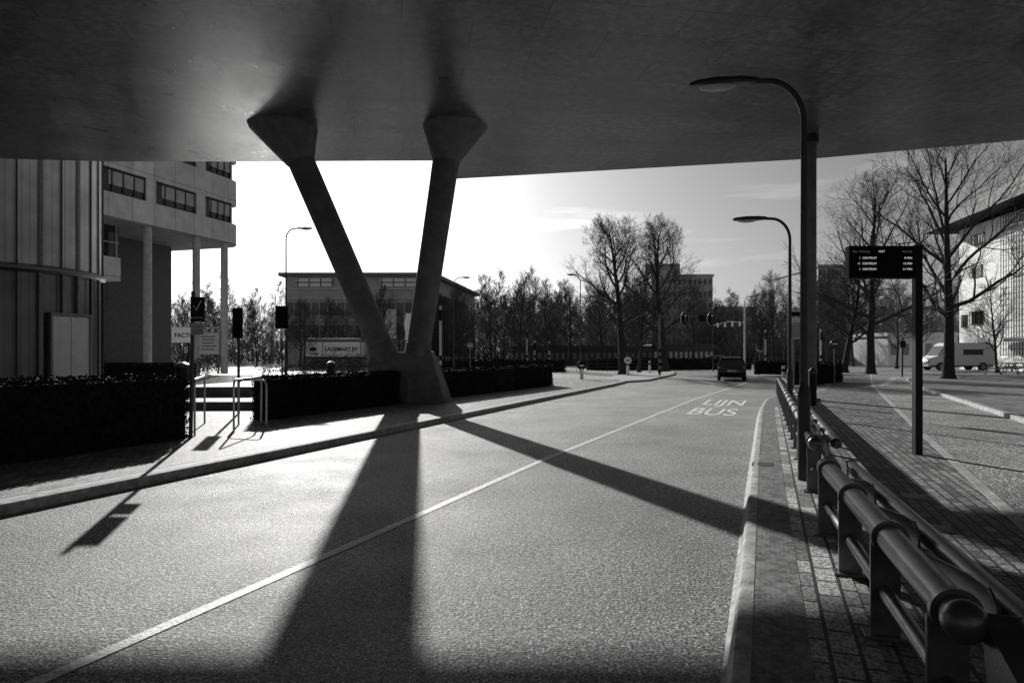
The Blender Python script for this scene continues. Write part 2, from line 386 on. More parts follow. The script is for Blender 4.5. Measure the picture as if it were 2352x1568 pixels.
mb=MB(); mb.cyl((0,0,0),(0,0,ZC-.14),.2,.2,28); part(T,'shaft',mb,m_conc,True)
mb=MB(); mb.cyl((0,0,8.6),(0,0,ZC-.13),.27,.27,28); part(T,'collar',mb,m_metal,True)
mb=MB(); mb.cyl((0,0,0),(0,0,.06),.32,.32,28); part(T,'base_plate',mb,m_metal,True)
# ---------------------------------------------------------------- hedges
def hedge(p0,p1,t,z0,z1,n,label,leaf=.03,mat=None,cat='hedge',jit=.035):
    p0=Vector(p0);p1=Vector(p1); L=(p1-p0).length; u=(p1-p0)/L; w=Vector((-u.y,u.x))
    H=z1-z0
    mb=MB(); rz=math.atan2(u.y,u.x); mb.box((L/2,t/2,H/2-.02),(L-.06,t-.06,H-.06))
    areas=np.array([L*H*1.2,L*t,t*H,t*H,L*H*.4]); k=np.random.choice(5,n,p=areas/areas.sum())
    a=np.random.rand(n);b=np.random.rand(n); P=np.zeros((n,3))
    P[:,0]=a*L; P[:,1]=b*t; P[:,2]=H
    s=k==0; P[s]=np.c_[a[s]*L,np.zeros(s.sum()),b[s]*H]
    s=k==2; P[s]=np.c_[np.full(s.sum(),L),a[s]*t,b[s]*H]
    s=k==3; P[s]=np.c_[np.zeros(s.sum()),a[s]*t,b[s]*H]
    s=k==4; P[s]=np.c_[a[s]*L,np.full(s.sum(),t),b[s]*H]
    P+=np.random.randn(n,3)*jit*.5
    P[:,1]-=np.sin(P[:,0]*5)*np.sin(P[:,2]*6+P[:,0])*.025*(k==0)
    P[:,2]=np.maximum(P[:,2],.01)
    A=np.random.randn(n,3);A/=np.linalg.norm(A,axis=1)[:,None];B=np.random.randn(n,3);B=np.cross(A,B);B/=np.linalg.norm(B,axis=1)[:,None]
    sz=(leaf*(.6+.8*np.random.rand(n)))[:,None]
    V=np.stack([P-A*sz,P+B*sz*.55,P+A*sz,P-B*sz*.55],1).reshape(-1,3)
    o=len(mb.v); mb.v.extend(map(tuple,V.tolist())); mb.f.extend([(o+4*i,o+4*i+1,o+4*i+2,o+4*i+3) for i in range(n)])
    h=obj('hedge',mb,mat or m_leaf); h.location=(p0.x,p0.y,z0); h.rotation_euler=(0,0,rz)
    h['label']=label; h['category']=cat; return h
hedge((-8.46,6.0),(-6.08,12.8),1.1,.12,1.28,32000,'long clipped dark hedge on the brick pavement')
hedge((-5.78,16.2),(-3.55,21.6),.5,.12,1.13,18000,'clipped hedge ending at the concrete pier footing')
hedge((-2.4,23.9),(2.03,33.9),.8,.12,1.13,18000,'clipped hedge with wire mesh along the kerbside pavement',.035)
hedge((-27,41.5),(-19.6,41.5),.9,.12,1.1,5000,'low hedge before the office building',.07)
hedge((14.4,33),(18.4,38),1.0,.15,1.15,5000,'low hedge beside the pavement',.06)
hedge((18.5,52),(24,50),1.0,.12,1.1,3500,'low hedge by the junction corner',.07)
hedge((8,70),(26,74),1.2,0,1.2,4000,'low hedge across the road junction',.1)
hedge((-8,62),(5,64),1.2,0,1.1,3000,'low hedge along the far roadside',.1)
T=thing('wire_mesh_panel',(-.6,28.0,.12),'small wire mesh panel fixed against a clipped hedge','mesh panel',math.atan2(10,4.43))
mb=MB()
for i in range(9): mb.cyl((i*.2,-.06,0),(i*.2,-.06,1.0),.004,n=4)
for j in range(9): mb.cyl((0,-.06,j*.12),(1.6,-.06,j*.12),.004,n=4)
part(T,'mesh',mb,m_metal)
for (px,Y,h,d) in ((515,19.5,.22,.5),(520,25.5,.35,.6)):
    T=thing('low_wall',(*((px-1176)/F*Y,Y),.12),'low dark concrete wall edging the path between hedges','wall',.05)
    mb=MB(); mb.box((-.3,0,h/2),(2.6,d,h)); part(T,'coping',mb,m_conc,bevel=.02)
def shrub(x,y,h,r,n=500,mat=None,label='leafy low shrub in a planting bed'):
    P=np.random.randn(n,3); P/=np.linalg.norm(P,axis=1)[:,None]; P*=np.random.rand(n,1)**.4
    P[:,2]=(P[:,2]+1)/2*h; P[:,0]*=r;P[:,1]*=r; mb=MB()
    for i in range(7):
        a=random.random()*6.28; mb.cyl((0,0,0),(r*.6*math.cos(a),r*.6*math.sin(a),h*.8),.012,.004,4)
    A=np.random.randn(n,3);A/=np.linalg.norm(A,axis=1)[:,None];B=np.cross(A,np.random.randn(n,3));B/=np.linalg.norm(B,axis=1)[:,None]
    V=np.stack([P-A*.05,P+B*.03,P+A*.05,P-B*.03],1).reshape(-1,3); o=len(mb.v)
    mb.v.extend(map(tuple,V.tolist())); mb.f.extend([(o+4*i,o+4*i+1,o+4*i+2,o+4*i+3) for i in range(n)])
    s=obj('shrub',mb,mat or m_shrub); s.location=(x,y,.12); s['label']=label; s['category']='shrub'; s['group']='shrubs in the planting bed'; return s
sh=[shrub(0,0,1.5,.5,260),shrub(0,0,1.2,.7,380),shrub(0,0,1.8,.4,200)]
for i in range(26):
    y=40+random.random()*12; px=590+random.random()*260
    if i>20: px=470+random.random()*90; y=51
    b=sh[i%3]
    o=b if i<3 else b.copy()
    if i>=3: scene.collection.objects.link(o)
    o.location=((px-1176)/F*y,y,.12); s=.7+.6*random.random(); o.scale=(s,s,s*(.8+.4*random.random())); o.rotation_euler=(0,0,random.random()*6)
# ---------------------------------------------------------------- trees
def grow(mbT,mbC,rnd,H,tr,levels,spread=1.0,clear=.22,minr=.009,nch=(9,7,6,5,3),lean=.03,trop=.09):
    def rv(): 
        return Vector((rnd.gauss(0,1),rnd.gauss(0,1),rnd.gauss(0,1)))
    def br(pos,d,L,r,lv):
        ns=(8,6,5,3,2,2)[min(lv,5)]; sides=(9,6,4,3,3,3)[min(lv,5)]
        pts=[pos.copy()]; rad=[r]; p=pos.copy(); dd=d.copy()
        wob=(.05,.13,.16,.18,.22,.25)[min(lv,5)]
        for i in range(ns):
            dd=(dd+rv()*wob+Vector((0,0,trop if lv>0 else .10))).normalized()
            p=p+dd*L/ns; pts.append(p.copy()); rad.append(max(minr,r*(1-.78*(i+1)/ns) if lv>0 else r*(1-.85*((i+1)/ns)**1.0)))
        m=mbT if lv==0 else mbC
        o=len(m.v); n=sides
        for i,q in enumerate(pts):
            a=(pts[min(i+1,ns)]-pts[max(i-1,0)]).normalized(); x=a.orthogonal().normalized(); y=a.cross(x)
            for k in range(n):
                c=math.cos(6.2832*k/n);s_=math.sin(6.2832*k/n); m.v.append(tuple(q+(x*c+y*s_)*rad[i]))
        for i in range(ns):
            for k in range(n):
                j=(k+1)%n; m.f.append((o+i*n+k,o+i*n+j,o+(i+1)*n+j,o+(i+1)*n+k))
        if lv>=levels: return
        N=nch[min(lv,len(nch)-1)]
        for c in range(N):
            t=(clear+(1-clear)*(c+.5*rnd.random())/N) if lv==0 else (.18+.82*(c+rnd.random()*.6)/N)
            t=min(t,.99); f=t*ns; i=int(f); q=pts[i].lerp(pts[i+1],f-i); rr=rad[i]*(1-(f-i))+rad[i+1]*(f-i)
            axis=(pts[i+1]-pts[i]).normalized()
            az=c*2.4+rnd.random()*.8; x=axis.orthogonal().normalized(); y=axis.cross(x); side=x*math.cos(az)+y*math.sin(az)
            if lv==0:
                tt=(t-clear)/(1-clear)
                ang=math.radians(62-32*tt+rnd.gauss(0,6)); Lc=H*(.40+.16*math.sin(3.14*min(tt+.15,1))-.22*tt)*spread*(.85+.3*rnd.random())
            else:
                ang=math.radians(40+rnd.gauss(0,9)); Lc=L*(.58-.22*t)*(.8+.4*rnd.random())
            nd=(axis*math.cos(ang)+side*math.sin(ang)).normalized()
            br(q,nd,max(Lc,.25),max(minr,rr*(.6 if lv==0 else .55)),lv+1)
    br(Vector((0,0,-.05)),Vector((rnd.gauss(0,lean),rnd.gauss(0,lean),1)).normalized(),H*.93,tr,0)
    mbT.rings([mbT.circ((0,0,-.05),(0,0,1),tr*1.6,10),mbT.circ((0,0,.25),(0,0,1),tr*1.15,10),mbT.circ((0,0,.8),(0,0,1),tr*1.0,10)])
def tree_thing(seed,H,tr,levels,label,group='bare roadside trees',**k):
    T=thing('bare_tree',(0,0,0),label,'tree',group=group); a=MB();b=MB(); grow(a,b,random.Random(seed),H,tr,levels,**k)
    part(T,'trunk',a,m_bark,True); part(T,'crown',b,m_twig); return T
t1=tree_thing(3,12.5,.34,4,'tall bare tree with dark trunk on the island',nch=(20,9,7,5),minr=.007,spread=.72,clear=.26)
t2=tree_thing(11,15,.34,4,'large bare spreading tree standing beside the cycle path',nch=(17,8,6,5),clear=.22,minr=.0058,spread=.95)
t3=tree_thing(23,12,.2,3,'slender bare tree near the road junction',nch=(20,10,8),minr=.010,spread=.62)
t4=tree_thing(31,9,.11,3,'small young bare tree by the roadside',nch=(18,9,7),minr=.010,spread=.58)
def at(px,Y): return ((px-1176)/F*Y,Y)
def put(T,px,Y,rz,sc,z=.1): 
    x,y=at(px,Y); T.location=(x,y,z); T.rotation_euler=(0,0,rz); T.scale=(sc,)*3
def cp(T,px,Y,rz,sc,label=None,z=.1): 
    x,y=at(px,Y); return copy_thing(T,(x,y,z),rz,sc,label)
put(t1,1432,53,0,.98); cp(t1,1527,62,2.0,1.06); cp(t3,1468,60,1.0,.75)
put(t2,2178,40,0,.93,.22); cp(t2,2000,52,2.2,.97); cp(t1,1940,56,4,.78)
put(t3,1190,75,1,.88); cp(t4,1130,85,2,1.05); cp(t4,1155,90,4,1.1); cp(t4,1068,66,1,.9); cp(t4,880,70,3,.95)
put(t4,700,75,0,.8); cp(t4,960,80,5,.8); cp(t3,780,88,3,.65); cp(t3,1260,95,3,.8); cp(t3,1310,97,5,.95)
cp(t3,1385,85,3.1,.85); cp(t3,1590,95,1.5,.95); cp(t3,1900,80,5,.95); cp(t3,1775,110,2,1.25); cp(t3,2060,75,1.2,.8)
cp(t3,1745,120,.3,1.1); cp(t3,2110,90,.4,.9); cp(t3,2290,52,2.4,.6,z=.22); cp(t4,1700,90,1.4,.9)
cp(t4,830,82,1.9,.85); cp(t4,1020,90,2.9,1.0); cp(t3,1860,92,.9,1.0); cp(t4,660,80,3.3,.7); cp(t3,1640,115,5.2,.9); cp(t3,1960,90,2.7,.95); cp(t3,430,90,1,.8); cp(t4,500,80,1,.9); cp(t4,590,85,2,.9); cp(t4,740,84,4.2,.95)
cp(t3,690,90,2.2,.75); cp(t3,860,92,1.2,.8); cp(t3,1000,90,.2,.8); cp(t3,920,86,4.2,.6); cp(t4,1040,80,5.2,1.1)
# far woodland as one mass
base=[]
for s in range(4):
    a=MB();b=MB(); grow(a,b,random.Random(100+s),16,.15,3,spread=.5,minr=.019,nch=(24,10,6),clear=.08)
    base.append((np.array(a.v+b.v),[f for f in a.f]+[tuple(i+len(a.v) for i in f) for f in b.f]))
V=[];FF=[];o=0; rnd=random.Random(5)
def far(px0,px1,Y0,Y1,n,s0,s1):
    global o
    for i in range(n):
        px=px0+(px1-px0)*(i+rnd.random())/n; Y=Y0+(Y1-Y0)*rnd.random(); v,f=base[rnd.randrange(4)]
        a=rnd.random()*6.28; s=s0+(s1-s0)*rnd.random(); c,sn=math.cos(a),math.sin(a)
        x=(v[:,0]*c-v[:,1]*sn)*s+(px-1176)/F*Y; y=(v[:,0]*sn+v[:,1]*c)*s+Y
        V.append(np.c_[x,y,v[:,2]*s]); FF.extend([tuple(k+o for k in q) for q in f]); o+=len(v)
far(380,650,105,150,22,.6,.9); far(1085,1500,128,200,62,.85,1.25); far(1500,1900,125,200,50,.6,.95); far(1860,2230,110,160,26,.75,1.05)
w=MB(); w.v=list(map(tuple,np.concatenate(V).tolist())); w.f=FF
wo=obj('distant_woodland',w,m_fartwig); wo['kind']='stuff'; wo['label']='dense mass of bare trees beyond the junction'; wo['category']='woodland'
n=45000; P=np.zeros((n,3)); Yr=108+70*np.random.rand(n); pxr=300+2000*np.random.rand(n); P[:,0]=(pxr-1176)/F*Yr; P[:,1]=Yr
P[:,2]=np.abs(np.random.randn(n))*2.8*(1+.4*np.sin(P[:,0]*.35)); A=np.random.randn(n,3)*np.array([1,1,3.5]);A/=np.linalg.norm(A,axis=1)[:,None];B=np.cross(A,np.random.randn(n,3));B/=np.linalg.norm(B,axis=1)[:,None]
w=MB(); Vv=np.stack([P-A*.7,P+B*.05,P+A*.7,P-B*.05],1).reshape(-1,3); w.v=list(map(tuple,Vv.tolist())); w.f=[(4*i,4*i+1,4*i+2,4*i+3) for i in range(n)]
wo=obj('undergrowth',w,m_under); wo['kind']='stuff'; wo['label']='dark undergrowth beneath the distant trees'; wo['category']='undergrowth'
# ---------------------------------------------------------------- glass drum tower
T=thing('glass_stair_tower',(-23.85,31,.12),'round stair tower clad in vertical channel glass with metal door','tower')
R=4.5; n=96
def drum(r,z0,z1):
    mb=MB(); mb.rings([mb.circ((0,0,z0),(0,0,1),r,120),mb.circ((0,0,z1),(0,0,1),r,120)]); return mb
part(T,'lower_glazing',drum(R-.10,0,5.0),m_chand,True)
part(T,'upper_glazing',drum(R,5.3,16),m_chan,True)
mb=MB(); mb.rings([mb.circ((0,0,4.98),(0,0,1),R+.02,96),mb.circ((0,0,5.1),(0,0,1),R+.16,96),mb.circ((0,0,5.22),(0,0,1),R+.16,96),mb.circ((0,0,5.32),(0,0,1),R+.02,96)]); part(T,'ring_beam',mb,m_galv,True)
for i,a in enumerate(range(-55,60,11)):
    t=math.radians(a+4); mb=MB(); w_=.16 if i%2==0 else .04; mb.box(((R+.02)*math.cos(t),(R+.02)*math.sin(t),2.5),(.12,w_,5.0),t); mb.box(((R+.03)*math.cos(t),(R+.03)*math.sin(t),10.6),(.08,w_,10.6),t)
    part(T,'mullion',mb,m_metal if i%2 else m_galv)
ta=math.radians(-13); c,s=math.cos(ta),math.sin(ta)
mb=MB(); mb.box(((R+.02)*c,(R+.02)*s,1.6),(.22,1.9,3.2),ta); d=part(T,'door',mb,m_white,bevel=.01)
mb=MB()
for k in (-1,1): mb.box(((R+.04)*c-k*1.0*s,(R+.04)*s+k*1.0*c,1.65),(.28,.1,3.3),ta)
mb.box(((R+.04)*c,(R+.04)*s,3.28),(.29,2.1,.12),ta); mb.box(((R+.135)*c,(R+.135)*s,1.6),(.012,.02,3.1),ta)
part(T,'door_frame',mb,m_galv)
# ---------------------------------------------------------------- office building
rzb=math.atan2(11.9,3.8)
T=thing('office_building',(-26,43.3,.1),'pale rounded office building raised on slender round columns','building',rzb)
def rpoly(x0,x1,y0,y1,r=1.6):
    pts=[(x0,y0)]
    for i in range(9):
        a=-math.pi/2+math.pi/2*i/8; pts.append((x1-r+r*math.cos(a),y0+r+r*math.sin(a)))
    pts+=[(x1,y1),(x0,y1)]; return pts
for z0,z1 in ((10.45,12.0),(13.6,15.5),(17.1,19.2)):
    mb=MB(); mb.prism(rpoly(-7,13.4,0,12),z0,z1); part(T,'wall',mb,m_offc)
mb=MB(); mb.prism(rpoly(-7,13.38,.02,11.9),10.35,10.45); part(T,'soffit',mb,m_soff)
mb=MB(); mb.prism(rpoly(-6.9,13.2,.22,11.8),12.0,13.6); part(T,'window_band',mb,m_glass)
mb=MB(); mb.prism(rpoly(-6.9,13.2,.22,11.8),15.5,17.1); part(T,'window_band',mb,m_glass)
for (a,b) in ((-7,-3.4),(-.6,0.0),(3.5,4.3),(8.1,9.0)):
    for z0,z1 in ((12.0,13.6),(15.5,17.1)): 
        mb=MB(); mb.box(((a+b)/2,.3,(z0+z1)/2),(b-a,.55,z1-z0)); part(T,'wall_pier',mb,m_offc)
for z0 in (12.0,15.5):
  for (a,b) in ((.0,3.5),(4.3,8.1),(9.0,11.9)):
    mb=MB(); 
    for k in range(5):
        x=a+(b-a)*k/4; mb.box((min(max(x,a+.04),b-.04),.19,z0+.8),(.08,.10,1.6))
    mb.box(((a+b)/2,.17,z0+.06),(b-a,.1,.1)); mb.box(((a+b)/2,.17,z0+1.54),(b-a,.1,.1)); part(T,'window_frame',mb,m_frame)
    mb=MB(); mb.box(((a+b)/2+.3,.20,z0+1.0),((b-a)*.8,.02,.9)); part(T,'window_blind',mb,m_lframe)
for x in (3.9,8.4,11.4): 
    mb=MB(); mb.cyl((x,.35,0),(x,.35,10.35),.27,n=20); part(T,'column',mb,m_lframe,True)
for x in (-1,3.5,8.0): 
    mb=MB(); mb.cyl((x,11.6,0),(x,11.6,10.35),.27,n=20); part(T,'column',mb,m_lframe,True)
mb=MB(); mb.box((8.5,8.4,5.2),(6,5.4,10.28)); part(T,'brick_core',mb,m_brick)
mb=MB(); mb.box((-1.2,5.2,7.4),(9.2,6,1.6)); part(T,'mezzanine',mb,m_offc)
mb=MB(); mb.box((-1.2,5.2,9.27),(9.0,5.8,2.14)); part(T,'mezzanine_window',mb,m_glass)
mb=MB()
for k in range(7): mb.box((-5.6+k*1.45,2.27,9.27),(.1,.08,2.14))
mb.box((-1.2,2.27,9.2),(9,.07,.08)); part(T,'mezzanine_frame',mb,m_lframe)
# ---------------------------------------------------------------- mid building
T=thing('glazed_hall',(-23,100,0),'long flat-roofed hall with dark roof band and glazed front','building')
P4=[(-33.2,100),(-12,100),(-7.3,134),(-33,134)]
mb=MB(); mb.prism(P4,0,13.0); part(T,'wall',mb,m_hall,world=True)
mb=MB(); mb.prism([(-34,99.2),(-11.2,99.2),(-6.3,135),(-34,135)],13.0,13.5); part(T,'roof',mb,m_dark,world=True)
mb=MB()
for z in (0.3,3.3,6.6,9.8,11.2): mb.box((-22.6,99.9,z),(21.2,.3,.22)); 
for k in range(18): mb.box((-33.1+k*1.24,99.88,5),(.1,.25,9.8))
part(T,'facade_grid',mb,m_lframe,world=True)
for z0 in (3.6,6.9): 
    mb=MB(); mb.box((-22.6,99.93,z0+1.3),(21.0,.1,1.9)); part(T,'window_row',mb,m_dark,world=True)
for x0 in (-31.5,-19.2):
    mb=MB(); mb.box((x0+2.6,99.8,12.1),(5.4,.25,1.2)); part(T,'clerestory_window',mb,m_white,world=True)
    mb=MB()
    for k in range(4): mb.box((x0+.2+k*1.7,99.62,12.1),(.12,.1,1.2))
    mb.box((x0+2.6,99.62,12.1),(5.4,.1,.12)); part(T,'clerestory_frame',mb,m_frame,world=True)
for k in range(9):
    t=(k+.5)/9; mb=MB(); mb.box((-12+4.7*t+.05,100+34*t,6),(.2,3.0,9.5),-.137); part(T,'side_window',mb,m_glass,world=True)
# ---------------------------------------------------------------- far buildings
def block(name,px0,px1,ytop,Y,depth,label,mat,floors,cols,wm=None):
    x0=(px0-1176)/F*Y;x1=(px1-1176)/F*Y; H=EYE+(HZ-ytop)/F*Y
    T=thing(name,((x0+x1)/2,Y+depth/2,0),label,'building'); W=x1-x0
    mb=MB(); mb.box((0,0,H/2),(W,depth,H)); part(T,'wall',mb,mat)
    mb=MB(); mb.box((0,0,H+.15),(W+.5,depth+.5,.5)); part(T,'roof',mb,mat)
    fh=H/floors
    for j in range(floors):
        mb=MB()
        for i in range(cols): mb.box((-W/2+W*(i+.5)/cols,-depth/2-.02,fh*(j+.55)),(W/cols*.55,.12,fh*.38))
        part(T,'window_row',mb,wm or m_dark)
    return T
t=block('apartment_block',1497,1637,634,150,20,'grey multi-storey apartment block beyond the trees',m_bldg,7,12)
mb=MB(); mb.box((-3,0,21.0),(8,8,2.5)); part(t,'roof_house',mb,m_bldg)
block('low_block',1637,1735,708,170,20,'low flat-roofed grey building behind trees',m_bldg,4,10)
block('office_block',1880,1945,612,150,25,'pale flat-roofed office block beyond trees',m_bldg,7,7)
block('long_low_building',1180,1500,800,100,8,'long low dark building with row of windows',m_frame,1,24,m_dark)
block('low_shed',1500,1640,797,100,6,'low dark shed with small windows',m_frame,1,12,m_hall)
block('pavilion_building',2040,2200,770,95,10,'low pale building behind trees',m_bldg,1,6)
T=thing('church_tower',(*at(1776,260),0),'domed stone church tower above the treetops','tower')
mb=MB(); mb.cyl((0,0,0),(0,0,22),3,3,8); mb.cyl((0,0,22),(0,0,24.2),1.9,1.9,12); part(T,'shaft',mb,m_bldg)
mb=MB(); mb.sph((0,0,24.3),2.1,14,8,(1,1,1)); mb.cyl((0,0,26),(0,0,28.2),.15,.05,6); part(T,'dome',mb,m_bldg,True)
T=thing('white_house_block',(50,64,0),'white rendered building with dark overhanging roof and climbing trellis','building')
mb=MB(); mb.prism([(44.6,58),(70,58),(70,70.5),(46.2,70.5)],0,14.4); part(T,'wall',mb,m_offw,world=True)
mb=MB(); mb.rings([[(42.2,54,15.1),(72,54,15.1),(72,73,14.6),(44.0,73,14.45)],[(42.2,54,16.8),(72,54,17.6),(72,73,16.2),(44.0,73,14.8)]]); part(T,'roof',mb,m_black,world=True)
def wx(y): return 44.6+(y-58)*1.6/12.5-.03
for (y,z,wd,h) in ((69.4,5.0,.8,1.2),(67.1,5.2,2.0,1.3),(67.2,9.8,1.8,1.1),(66.8,12.9,2.0,.9)):
    mb=MB(); mb.box((wx(y),y,z),(.08,wd,h),-.127); w_=part(T,'window',mb,m_glass,world=True)
    mb=MB()
    for k in (-.5,-.17,.17,.5): mb.box((wx(y)-.06,y+k*wd,z),(.06,.09,h+.1),-.127)
    for k in (-.5,.5): mb.box((wx(y)-.06,y,z+k*h),(.06,wd+.1,.09),-.127)
    part(T,'window_frame',mb,m_frame,world=True)
mb=MB()
for k in range(12): mb.box((wx(58+k*.4)-.45,58+k*.4,8),(.05,.05,13))
for k in range(27): mb.box((wx(60.2)-.45,60.2,1.6+k*.5),(.05,4.5,.05),-.127)
part(T,'trellis',mb,m_frame,world=True)
mb=MB(); mb.box((43.4,61,2.9),(2.6,5,.25)); part(T,'porch_canopy',mb,m_offw,world=True)
# ---------------------------------------------------------------- street lamps
def lamp(Hh,label,group):
    T=thing('street_lamp',(0,0,0),label,'street lamp',group=group)
    mb=MB(); mb.cyl((0,0,0),(0,0,1.1),.075,.075,16); mb.cyl((0,0,1.1),(0,0,1.2),.075,.05,16)
    pts=[(0,0,1.15),(0,0,Hh-.62)]
    for i in range(1,9):
        a=math.pi/2*i/8; pts.append((-.45*(1-math.cos(a)),0,Hh-.62+.55*math.sin(a)))
    pts.append((-.62,0,Hh-.06)); mb.tube(pts,[.05]+[.036]*(len(pts)-1),12); part(T,'pole',mb,m_metal,True)
    mb=MB(); secs=[(-.53,.035,.035),(-.58,.06,.055),(-.75,.11,.07),(-1.05,.14,.075),(-1.28,.11,.055),(-1.36,.05,.03)]
    rs=[]
    for x,w,h in secs: rs.append([(x,w*math.cos(2*math.pi*k/14),Hh-.06+h*(max(math.sin(2*math.pi*k/14),-.5))) for k in range(14)])
    mb.rings(rs); part(T,'lamp_head',mb,m_metal,True)
    mb=MB(); mb.sph((-1.02,0,Hh-.09),.11,12,8,(2.2,.9,.55)); part(T,'lamp_glass',mb,m_lframe,True)
    return T
la=lamp(5.07,'gooseneck street lamp on a dark steel pole beside the railing','gooseneck street lamps')
RZ=-.20
la.location=(3.58,8.37,.15); la.rotation_euler=(0,0,RZ); la.scale=(1,1,.985)
lampc=copy_thing(la,(6.92,17.0,.15),RZ,1.0); lampc.scale=(1,1,.985)
lb=lamp(8.0,'tall curved-arm street lamp on the pavement','tall street lamps')
lb.location=(*at(657,34.7),.12); lb.rotation_euler=(0,0,math.pi)
for px,Y,rz,s in ((1043,56,math.pi,1),(1190,78,math.pi,1),(1262,95,math.pi,1.0),(1333,58,0.6,1.05),(1710,75,2.5,1.0),(1638,66,math.pi,.8),(1800,95,math.pi,1.0),(2248,60,0,.5)):
    copy_thing(lb,(*at(px,Y),.0),rz,s)
# ---------------------------------------------------------------- departure display
bx,by=G(2107,1043,.15)
T=thing('departure_display',(bx,by,.15),'black bus departure display on a tall square steel post','information display')
ztop=3.36-.15
mb=MB(); mb.box((0,0,ztop/2),(.11,.11,ztop)); part(T,'post',mb,m_black,bevel=.008)
mb=MB(); mb.box((-.58,-.01,ztop-.26),(1.02,.14,.5)); part(T,'display_case',mb,m_black,bevel=.012)
mb=MB(); mb.box((-.58,-.083,ztop-.26),(.96,.004,.44)); part(T,'screen',mb,m_screen)
yy=-.087
def dt(b,x,z,s,al='LEFT'): text(T,'display_text',b,s,m_led,Matrix.Translation((x,yy,z))@STAND,al)
m_led2=emit('dim_led_text',.3,.05)
text(T,'display_heading','Bus  Richting',.05,m_led2,Matrix.Translation((-1.04,yy,ztop-.1))@STAND,'LEFT')
text(T,'display_clock','10:57',.045,m_led,Matrix.Translation((-.6,yy,ztop-.1))@STAND,'CENTER')
text(T,'display_heading','Vertrek',.05,m_led2,Matrix.Translation((-.13,yy,ztop-.1))@STAND,'RIGHT')
for k,(a,b,c_) in enumerate((('1','CENTRUM','8 MIN'),('11','CENTRUM','12 MIN'),('1','CENTRUM','21 MIN'))):
    z=ztop-.2-.085*k
    dt(a,-.92,z,.046,'RIGHT'); dt(b,-.89,z,.046); dt(c_,-.13,z,.046,'RIGHT')
# ---------------------------------------------------------------- signs on the near pavement
x,y=G(438,1005,.12)
T=thing('sign_post',(x,y,.12),'steel sign post with black check mark panel and small notice','sign')
mb=MB(); mb.cyl((0,0,0),(.05,0,2.75),.035,n=12); part(T,'post',mb,m_metal,True)
mb=MB(); mb.box((.16,-.06,2.41),(.27,.02,.46)); part(T,'check_mark_panel',mb,m_black,bevel=.01)
mb=MB(); mb.tube([(.09,-.08,2.47),(.14,-.08,2.39),(.23,-.08,2.57)],.009,6); part(T,'check_mark',mb,m_white)
text(T,'panel_lettering','ROOKVRIJ',.05,m_lframe,Matrix.Translation((.16,-.073,2.25))@STAND)
mb=MB(); mb.box((.16,-.06,2.04),(.25,.02,.22)); part(T,'notice_panel',mb,m_lframe,bevel=.01)
text(T,'notice_lettering','BUURTBUS',.042,m_black,Matrix.Translation((.16,-.073,2.08))@STAND)
mb=MB()
for k in range(3): mb.box((.16,-.073,2.02-.03*k),(.18,.004,.008))
part(T,'notice_lines',mb,m_black)
def psign(px,Y,z0,z1,w,label):
    T=thing('sign_post',(*at(px,Y),.12),label,'sign'); mb=MB(); mb.cyl((0,0,0),(0,0,z1-.1),.035,n=12); part(T,'post',mb,m_metal,True)
    mb=MB(); mb.box((0,-.06,(z0+z1)/2-.12),(w,.03,z1-z0)); part(T,'panel',mb,m_black,bevel=.01)
    mb=MB(); mb.box((0,-.078,(z0+z1)/2-.12),(w*.8,.004,(z1-z0)*.85)); part(T,'panel_face',mb,m_screen); return T
psign(548,18,2.1,2.9,.27,'dark narrow sign panel seen from behind on a post')
psign(648,33,2.9,4.0,.62,'dark square sign panel mounted beside a lamp post')
def hoop(p0,p1,h,label='brushed steel bicycle hoop set in the brick pavement'):
    p0=Vector((*p0,0));p1=Vector((*p1,0)); T=thing('bicycle_hoop',(p0.x,p0.y,.12),label,'bicycle rack',group='steel bicycle hoops'); d=p1-p0; L=d.length; u=d/L; r=.12
    pts=[Vector((0,0,0)),Vector((0,0,h-r))]
    for i in range(1,7):
        a=math.pi/2*i/6; pts.append(u*(r-r*math.cos(a))+Vector((0,0,h-r+r*math.sin(a))))
    for i in range(0,7):
        a=math.pi/2*i/6; pts.append(u*(L-r+r*math.sin(a))+Vector((0,0,h-r+r*math.cos(a))))
    pts.append(Vector((L*u.x,L*u.y,0)))
    mb=MB(); mb.tube(pts,.021,12); part(T,'hoop_tube',mb,m_stain,True)
hoop(G(537,992,.12),G(600,970,.12),1.05); hoop(G(548,975,.12),G(612,978,.12),1.0); hoop(G(447,1000,.12),G(470,972,.12),1.08)
def bin_(px,Y,h,w,label):
    T=thing('litter_bin',(*at(px,Y),.12),label,'litter bin'); mb=MB(); mb.rings([mb.circ((0,0,.0),(0,0,1),w*.42,16),mb.circ((0,0,h*.85),(0,0,1),w*.5,16)]); part(T,'body',mb,m_black,True)
    mb=MB(); mb.rings([mb.circ((0,0,h*.86),(0,0,1),w*.54,16),mb.circ((0,0,h*.93),(0,0,1),w*.54,16),mb.circ((0,0,h),(0,0,1),w*.2,16)]); part(T,'lid',mb,m_metal,True)
bin_(418,27,1.25,.5,'black round litter bin behind the hedge'); bin_(1867,20.5,1.15,.24,'slim black litter bin beside the column'); bin_(760,34,1.2,.4,'black litter bin behind the hedge')
